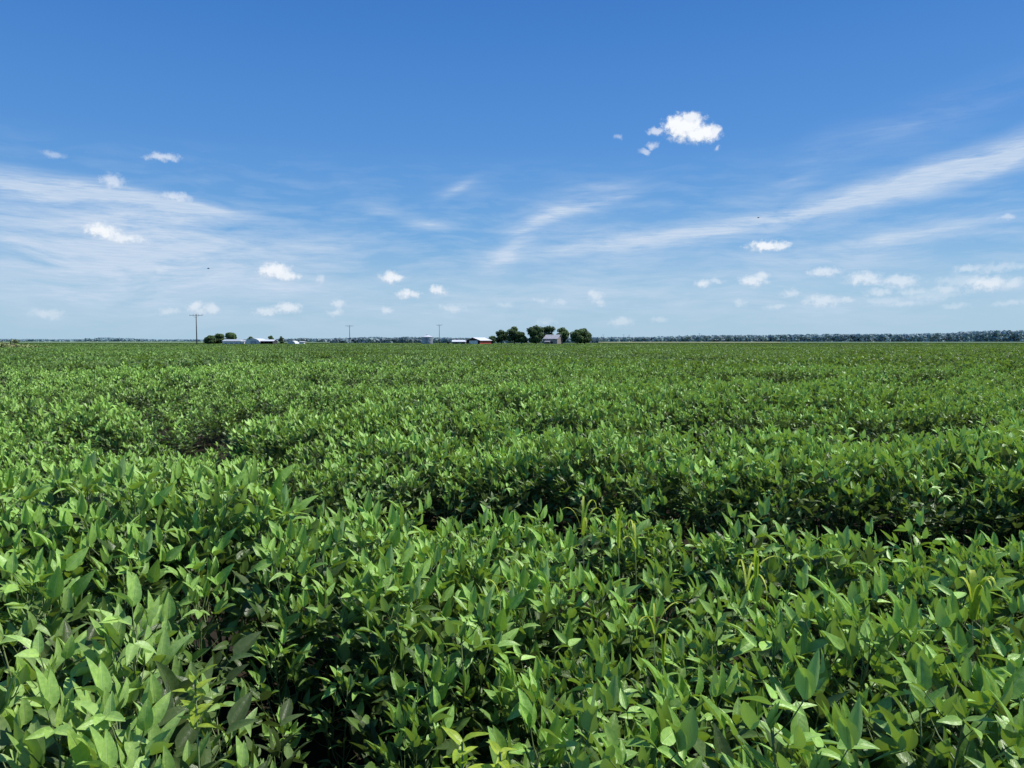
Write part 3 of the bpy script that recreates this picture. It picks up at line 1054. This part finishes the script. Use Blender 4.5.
# weedy earth bank at the left edge
random.seed(61)
Ym = 105.
mb = MB()
nx_, ny_ = 40, 10
g0 = gfar(Ym)
vs = []
for j in range(ny_ + 1):
    for i in range(nx_ + 1):
        X = W_at(-140 + i * 190 / nx_, Ym)
        u = min(1, max(0, (50 - (-140 + i * 190 / nx_)) / 60))
        h = (u * u * (3 - 2 * u)) * 1.05 * math.sin(math.pi * j / ny_) + .12 * mnoise.noise(Vector((X * .6, j * .5, 0)))
        vs.append((X, Ym - 3 + j * .9, g0 + .45 + h - (.5 if j in (0, ny_) else 0)))
mb.add(vs, [(j * (nx_ + 1) + i, j * (nx_ + 1) + i + 1, (j + 1) * (nx_ + 1) + i + 1, (j + 1) * (nx_ + 1) + i) for j in range(ny_) for i in range(nx_)])
o = mb.build('earth_bank', M_mound, smooth=True)
tag(o, 'low brown earth bank at the left edge of the field', kind='structure')
mb = MB()
lobes = []
for k in range(240):
    px = uni(-120, 46)
    u = min(1, max(0, (52 - px) / 60))
    s = uni(.25, .5)
    lobes.append((W_at(px, Ym), Ym + uni(-2.5, 2), g0 + .65 + .95 * u * uni(.1, 1), s, s, s * .7))
crown_quads(mb, lobes, 50, .14, tone0=.4)
for (px, hh) in ((9, .35), (12, .3)):
    crown_quads(mb, [(W_at(px, Ym), Ym + 1, g0 + 1.75, .5, .5, hh)], 60, .13, tone0=.05)
o = mb.build('scrub', M_scrub)
tag(o, 'tangled olive and brown weeds covering the earth bank at left', 'scrub', kind='stuff')

# ---- two birds high up
def bird(px, py, Y, label, rz, flap):
    x, y, z = at(px, py, Y)
    root = empty('bird', (x, y, z), rz)
    tag(root, label, 'bird')
    mb = MB()
    mb.tube([(-.24, 0, .01), (-.15, 0, .0), (-.03, 0, -.01), (.1, 0, 0), (.17, 0, .02), (.22, 0, .03), (.26, 0, .025)], [.006, .035, .055, .045, .03, .03, .006], 8)
    mb.build('body', M_bird, root, smooth=True)
    for s in (-1, 1):
        mb = MB()
        a, b_ = flap, -.2
        p1 = (0, s * .22 * math.cos(a), .22 * math.sin(a))
        p2 = (-.06, s * (.22 * math.cos(a) + .26 * math.cos(b_)), p1[2] + .26 * math.sin(b_))
        mb.add([(.07, s * .03, .02), (-.09, s * .03, .015), (.08, p1[1], p1[2]), (-.09, p1[1], p1[2]), p2, (-.11, p2[1] * .9, p2[2])],
               [(0, 2, 3, 1), (2, 4, 5, 3)])
        mb.build('wing', M_bird, root)
    mb = MB()
    mb.add([(-.16, -.015, .005), (-.16, .015, .005), (-.32, .05, .01), (-.32, -.05, .01)], [(0, 1, 2, 3)])
    mb.build('tail', M_bird, root)


bird(208.3, 268.6, 130, 'tiny dark bird over the left veil of cloud', math.radians(20), .6)
bird(758.3, 217.8, 130, 'tiny dark bird against the long white cloud streak at right', math.radians(200), .5)

# ------------------------------------------------------------------ sky
def make_world():
    w = bpy.data.worlds.new('World')
    S.world = w
    w.use_nodes = True
    N = NT(w.node_tree)
    tc = N.n('ShaderNodeTexCoord')
    D = tc.outputs['Generated']
    sx = N.n('ShaderNodeSeparateXYZ', ins={0: D})
    az = N.m('MULTIPLY', N.m('ARCTAN2', sx.outputs[0], sx.outputs[1]), 57.29578)
    el = N.m('MULTIPLY', N.m('ARCSINE', sx.outputs[2]), 57.29578)
    sky = N.n('ShaderNodeTexSky', sky_type='NISHITA', sun_disc=False, sun_elevation=SUN_EL, sun_rotation=SUN_AZ,
              altitude=0., air_density=1.0, dust_density=.6, ozone_density=2.2)
    tint = N.n('ShaderNodeValToRGB')
    cr = tint.color_ramp
    cr.elements[0].position = 0.; cr.elements[0].color = TINT[0][1]
    cr.elements[1].position = 1.; cr.elements[1].color = TINT[-1][1]
    for p, c in TINT[1:-1]:
        e = cr.elements.new(p); e.color = c
    N.set(tint.inputs[0], N.rng(el, 0., 40.))
    col = N.mix(1., sky.outputs[0], tint.outputs[0], 'MULTIPLY')

    ab = N.n('ShaderNodeValToRGB')
    cr = ab.color_ramp
    for i, (p, c) in enumerate(SKYRAMP):
        e = cr.elements[i] if i < 2 else cr.elements.new(p)
        e.position = p; e.color = c
    N.set(ab.inputs[0], N.rng(el, 0., 40.))
    abk = N.n('ShaderNodeVectorMath', operation='SCALE', ins={0: ab.outputs[0], 'Scale': K})
    col = N.mix(.88, col, abk.outputs[0])
    P = N.n('ShaderNodeCombineXYZ', ins={0: az, 1: el, 2: 0.}).outputs[0]

    def warp(vec, scale, amt, detail=4., rough=.55):
        _, c = N.noise(vec, scale, detail, rough)
        s = N.n('ShaderNodeVectorMath', operation='SUBTRACT', ins={0: c, 1: (.5, .5, .5)})
        s2 = N.n('ShaderNodeVectorMath', operation='MULTIPLY', ins={0: s.outputs[0], 1: (amt, amt * .8, 0)})
        return N.n('ShaderNodeVectorMath', operation='ADD', ins={0: vec, 1: s2.outputs[0]}).outputs[0]

    def blob(vec, px, py, rx, ry, rot=0., typ='SPHERICAL'):
        a, e = azel(px, py)
        k = 57.3 / F
        mp = N.n('ShaderNodeMapping', vector_type='TEXTURE')
        N.set(mp.inputs['Vector'], vec)
        mp.inputs['Location'].default_value = (a, e, 0)
        mp.inputs['Rotation'].default_value = (0, 0, math.radians(rot))
        mp.inputs['Scale'].default_value = (rx * k, ry * k, 1)
        g = N.n('ShaderNodeTexGradient', gradient_type=typ, ins={0: mp.outputs[0]})
        return g.outputs[1]

    # ---- thin high cloud
    Pc = warp(P, .10, 2.6, 2.)
    tot = None
    for (px, py, rx, ry, rot, st) in CIRRUS:
        v = N.m('MULTIPLY', blob(Pc, px, py, rx, ry, rot, 'QUADRATIC_SPHERE'), st)
        tot = v if tot is None else N.m('ADD', tot, v)
    mp = N.n('ShaderNodeMapping', vector_type='POINT')
    N.set(mp.inputs['Vector'], Pc)
    mp.inputs['Rotation'].default_value = (0, 0, math.radians(-12))
    mp.inputs['Scale'].default_value = (.07, .42, 1)
    s1, _ = N.noise(mp.outputs[0], 2.0, 8., .66, .3)
    mp2 = N.n('ShaderNodeMapping', vector_type='POINT')
    N.set(mp2.inputs['Vector'], Pc)
    mp2.inputs['Rotation'].default_value = (0, 0, math.radians(4))
    mp2.inputs['Scale'].default_value = (.10, .30, 1)
    s2, _ = N.noise(mp2.outputs[0], 1.4, 6., .6)
    streak = N.m('ADD', N.rng(s1, .34, .66, .15, 1.6), N.rng(s2, .35, .65, -.25, .3))
    cf = N.m('MULTIPLY', tot, N.m('MAXIMUM', streak, 0.))
    core = None
    Pq = warp(P, .22, 1.1, 5., .6)
    for (px, py, rx, ry, rot, st) in CORE:
        v = N.m('MULTIPLY', blob(Pq, px, py, rx, ry, rot, 'QUADRATIC_SPHERE'), st)
        core = v if core is None else N.m('ADD', core, v)
    mp3 = N.n('ShaderNodeMapping', vector_type='POINT')
    N.set(mp3.inputs['Vector'], P)
    mp3.inputs['Rotation'].default_value = (0, 0, math.radians(-13))
    mp3.inputs['Scale'].default_value = (.14, 1.9, 1)
    s3, _ = N.noise(mp3.outputs[0], 1.8, 6., .65)
    cf = N.m('ADD', cf, N.m('MULTIPLY', core, N.rng(s3, .32, .68, .15, 1.45)), clamp=True)
    s4, _ = N.noise(mp3.outputs[0], 4.5, 5., .6)
    cf = N.m('MULTIPLY', cf, N.rng(s4, .3, .7, .66, .98))
    col = N.mix(cf, col, CIR_COL)
    # faint overall wisps near the horizon
    hz, _ = N.noise(mp.outputs[0], 3.2, 6., .6)
    hf = N.m('MULTIPLY', N.rng(hz, .44, .70, 0., .34), N.m('MULTIPLY', N.rng(el, 14., 7.), N.rng(el, .5, 3.)))
    col = N.mix(hf, col, CIR_COL)

    # ---- small fair-weather clouds
    for lst, wsc, wam, sft in ((BIGCU, .9, 1.0, .15), (CUMULUS, 1.1, .8, .17)):
        Pw = warp(warp(P, wsc, wam, 6., .6), wsc * .35, wam * .5, 1.)
        F_, U_, O_ = None, None, None
        for c in lst:
            px, py, rx, ry, st = c
            b = blob(Pw, px, py, rx * .92, ry * .92)
            F_ = b if F_ is None else N.m('MAXIMUM', F_, b)
            b = N.m('MULTIPLY', b, st)
            O_ = b if O_ is None else N.m('MAXIMUM', O_, b)
            b2 = blob(Pw, px + rx * .12, py - ry * .35, rx * 1.05, ry * 1.05)
            U_ = b2 if U_ is None else N.m('MAXIMUM', U_, b2)
        nn, _ = N.noise(P, 2.4, 5., .6)
        f = N.m('ADD', F_, N.m('MULTIPLY', N.m('SUBTRACT', nn, .5), .95))
        mask = N.rng(N.m('SUBTRACT', f, N.m('MULTIPLY', N.m('SUBTRACT', 1., N.m('DIVIDE', O_, N.m('MAXIMUM', F_, .001), clamp=True)), .22)), .14, .16 + sft * 3.6, 0., 1., smooth=True)
        mask = N.m('MULTIPLY', mask, N.rng(F_, 0., .12))
        mask = N.m('MULTIPLY', mask, N.m('DIVIDE', O_, N.m('MAXIMUM', F_, .001), clamp=True))
        mask = N.m('MULTIPLY', mask, .97)
        lit = N.rng(N.m('ADD', U_, N.m('MULTIPLY', N.m('SUBTRACT', nn, .5), 1.3)), .0, .62, 0., 1., smooth=True)
        cc = N.mix(lit, CU_SH, CU_LT)
        # haze takes the contrast out of the low ones
        cc = N.mix(N.rng(el, 1.5, 10., .40, 0.), cc, CIR_COL)
        col = N.mix(mask, col, cc)
    # ground-level haze
    col = N.mix(N.rng(el, 1.6, -1., 0., .55), col, HAZE)
    bg = N.n('ShaderNodeBackground', ins={'Color': col, 'Strength': SKY_STR})
    N.set(N.n('ShaderNodeOutputWorld').inputs[0], bg.outputs[0])
    w.cycles.sampling_method = 'MANUAL'
    w.cycles.sample_map_resolution = 256


SKY_STR = .115
K = 1 / SKY_STR
TINT = [(0., (.62, .80, 1.0, 1)), (.12, (.62, .82, 1.05, 1)), (.4, (.55, .85, 1.15, 1)), (1., (.50, .82, 1.15, 1))]
SKYRAMP = [(0., (.42, .61, .76, 1)), (.10, (.345, .555, .755, 1)), (.20, (.165, .400, .735, 1)), (.37, (.092, .285, .680, 1)),
           (.55, (.056, .214, .600, 1)), (.66, (.043, .180, .555, 1)), (1., (.040, .145, .48, 1))]
CIR_COL = (.60 * K, .71 * K, .86 * K)
CU_LT = (.98 * K, 1.0 * K, 1.02 * K)
CU_SH = (.54 * K, .63 * K, .75 * K)
HAZE = (.42 * K, .60 * K, .78 * K)

CIRRUS = [  # px, py, rx, ry (pixels), slope in degrees, strength
    (20, 184, 110, 12, -8, .6), (120, 195, 110, 12, -9, .6), (210, 210, 80, 10, -8, .5), (510, 250, 50, 18, 28, .5), (545, 222, 60, 12, 22, .4),
    (1010, 160, 120, 26, 14, .9), (930, 180, 120, 24, 14, .9), (850, 200, 120, 22, 13, .85), (770, 222, 120, 20, 11, .8), (690, 236, 110, 22, 9, .75), (610, 244, 110, 30, 6, .6),
    (500, 258, 70, 30, 25, .45), (560, 215, 120, 40, 14, .45), (610, 190, 60, 20, 10, .25), (760, 215, 80, 14, 14, .35),
    (870, 238, 150, 22, 6, .5), (960, 228, 120, 16, 8, .35), (780, 190, 110, 18, 14, .22), (900, 130, 200, 30, 12, .22), (800, 262, 160, 24, 4, .30), (860, 250, 90, 14, 10, .35),
    # left veil
    (60, 200, 160, 30, -10, .4), (180, 218, 150, 26, -12, .35), (60, 245, 230, 70, -6, 1.0), (200, 255, 210, 60, -4, .9), (330, 245, 110, 34, -4, .4), (90, 290, 240, 44, 0, .45), (300, 285, 160, 36, 0, .40),
    # wisps in the middle
    (460, 190, 60, 14, 20, .28), (380, 212, 60, 10, -10, .25), (430, 226, 50, 16, 0, .35),
    (480, 305, 300, 50, 4, .42), (800, 305, 400, 54, 2, .42), (640, 280, 220, 34, 6, .32), (200, 320, 400, 40, 0, .25),
]
CORE = [  # the crisp long streaks
    (1050, 150, 120, 15, 14, .55), (960, 170, 110, 13, 14, .45), (880, 192, 110, 13, 14, .45), (800, 213, 110, 13, 13, .5), (720, 229, 110, 13, 10, .5), (640, 241, 100, 14, 7, .6),
    (560, 250, 90, 20, 12, .65), (500, 260, 60, 18, 25, .6), (535, 220, 55, 13, 24, .7), (585, 206, 60, 13, 14, .6), (625, 195, 40, 7, 8, .35), (520, 238, 50, 14, 35, .35),
    (0, 180, 110, 14, -7, .75), (90, 189, 110, 14, -8, .7), (180, 204, 100, 12, -9, .65), (240, 214, 60, 10, -8, .35), (130, 226, 160, 8, -6, .25), (300, 245, 100, 8, -6, .25), (360, 243, 50, 7, 5, .25),
    (458, 188, 38, 9, 32, .45), (430, 225, 36, 10, -5, .6), (385, 214, 30, 4, -10, .25), (860, 242, 70, 9, 8, .35), (930, 230, 90, 8, 9, .3), (790, 180, 60, 5, 12, .2), (860, 268, 120, 9, 5, .3),
]
BIGCU = [
    (686, 128, 30, 20, 1.0), (676, 126, 20, 15, 1.0), (700, 134, 28, 13, 1.0), (657, 131, 13, 7, .6), (712, 133, 13, 10, .9), (690, 119, 16, 12, .9),
    (654, 145, 12, 7, .5), (645, 152, 11, 6, .45), (718, 149, 6, 5, .4), (619, 137, 9, 5, .3),
]
CUMULUS = [
    (102, 231, 24, 12, 1.), (120, 238, 32, 8, .75), (162, 157, 26, 8, .55), (112, 180, 18, 13, .5), (176, 197, 26, 8, .5), (53, 155, 18, 7, .3),
    (274, 272, 25, 13, 1.), (285, 277, 24, 9, .9), (391, 277, 19, 9, .95), (408, 294, 19, 8, .9), (438, 291, 16, 8, .85), (321, 279, 9, 9, .4),
    (266, 311, 24, 8, .6), (288, 309, 24, 10, .75), (338, 303, 12, 9, .5), (336, 312, 17, 7, .5), (386, 310, 12, 9, .5), (196, 308, 14, 12, .65), (211, 310, 16, 10, .6),
    (168, 312, 18, 7, .4), (48, 314, 26, 8, .4), (452, 308, 24, 9, .4), (161, 270, 10, 8, .25),
    (766, 246, 28, 9, .95), (780, 246, 16, 7, .8), (703, 284, 12, 8, .7), (752, 281, 22, 11, .75), (762, 276, 12, 9, .6), (824, 272, 26, 9, .6),
    (864, 279, 30, 11, .65), (900, 281, 32, 10, .55), (988, 283, 30, 12, .75), (960, 280, 36, 12, .3), (822, 301, 30, 11, .55), (790, 293, 18, 8, .45),
    (1000, 267, 44, 8, .35), (885, 300, 40, 8, .25), (930, 296, 44, 9, .25), (595, 296, 16, 10, .5), (598, 303, 14, 7, .4), (560, 303, 14, 8, .3),
    (622, 322, 24, 9, .4), (880, 292, 22, 7, .45), (915, 291, 26, 7, .4), (846, 300, 20, 6, .4), (945, 290, 22, 8, .45), (1012, 284, 22, 9, .5), (968, 268, 22, 5, .45), (775, 306, 22, 6, .35), (905, 304, 30, 6, .3), (955, 306, 30, 6, .3), (1010, 303, 26, 6, .3), (715, 281, 20, 5, .4), (540, 300, 16, 6, .3), (505, 305, 18, 6, .25), (740, 303, 14, 7, .35), (1006, 218, 12, 5, .35), (660, 320, 18, 6, .3), (545, 322, 22, 8, .25),
]
make_world()

sun = bpy.data.lights.new('sun', 'SUN')
sun.energy = 5.0
sun.angle = math.radians(.53)
sun.color = (1., .96, .88)
so = bpy.data.objects.new('sun', sun)
COL.objects.link(so)
dirv = Vector((math.sin(SUN_AZ) * math.cos(SUN_EL), math.cos(SUN_AZ) * math.cos(SUN_EL), math.sin(SUN_EL)))
so.rotation_euler = dirv.to_track_quat('Z', 'Y').to_euler()
so.location = (0, 0, 60)

cam = bpy.data.cameras.new('camera')
cam.sensor_width = 36
cam.lens = F / 1024 * 36
cam.clip_start = .05
cam.clip_end = 20000
co = bpy.data.objects.new('camera', cam)
COL.objects.link(co)
co.location = (0, 0, CAMZ)
co.rotation_euler = (math.pi / 2 - PITCH, 0, 0)
S.camera = co
S.view_settings.view_transform = 'Standard'
S.view_settings.look = 'None'
S.view_settings.exposure = 0
S.view_settings.gamma = 1
S.cycles.max_bounces = 4
S.cycles.diffuse_bounces = 2
S.cycles.glossy_bounces = 1
S.cycles.transmission_bounces = 2
S.cycles.adaptive_threshold = .025
S.cycles.transparent_max_bounces = 4
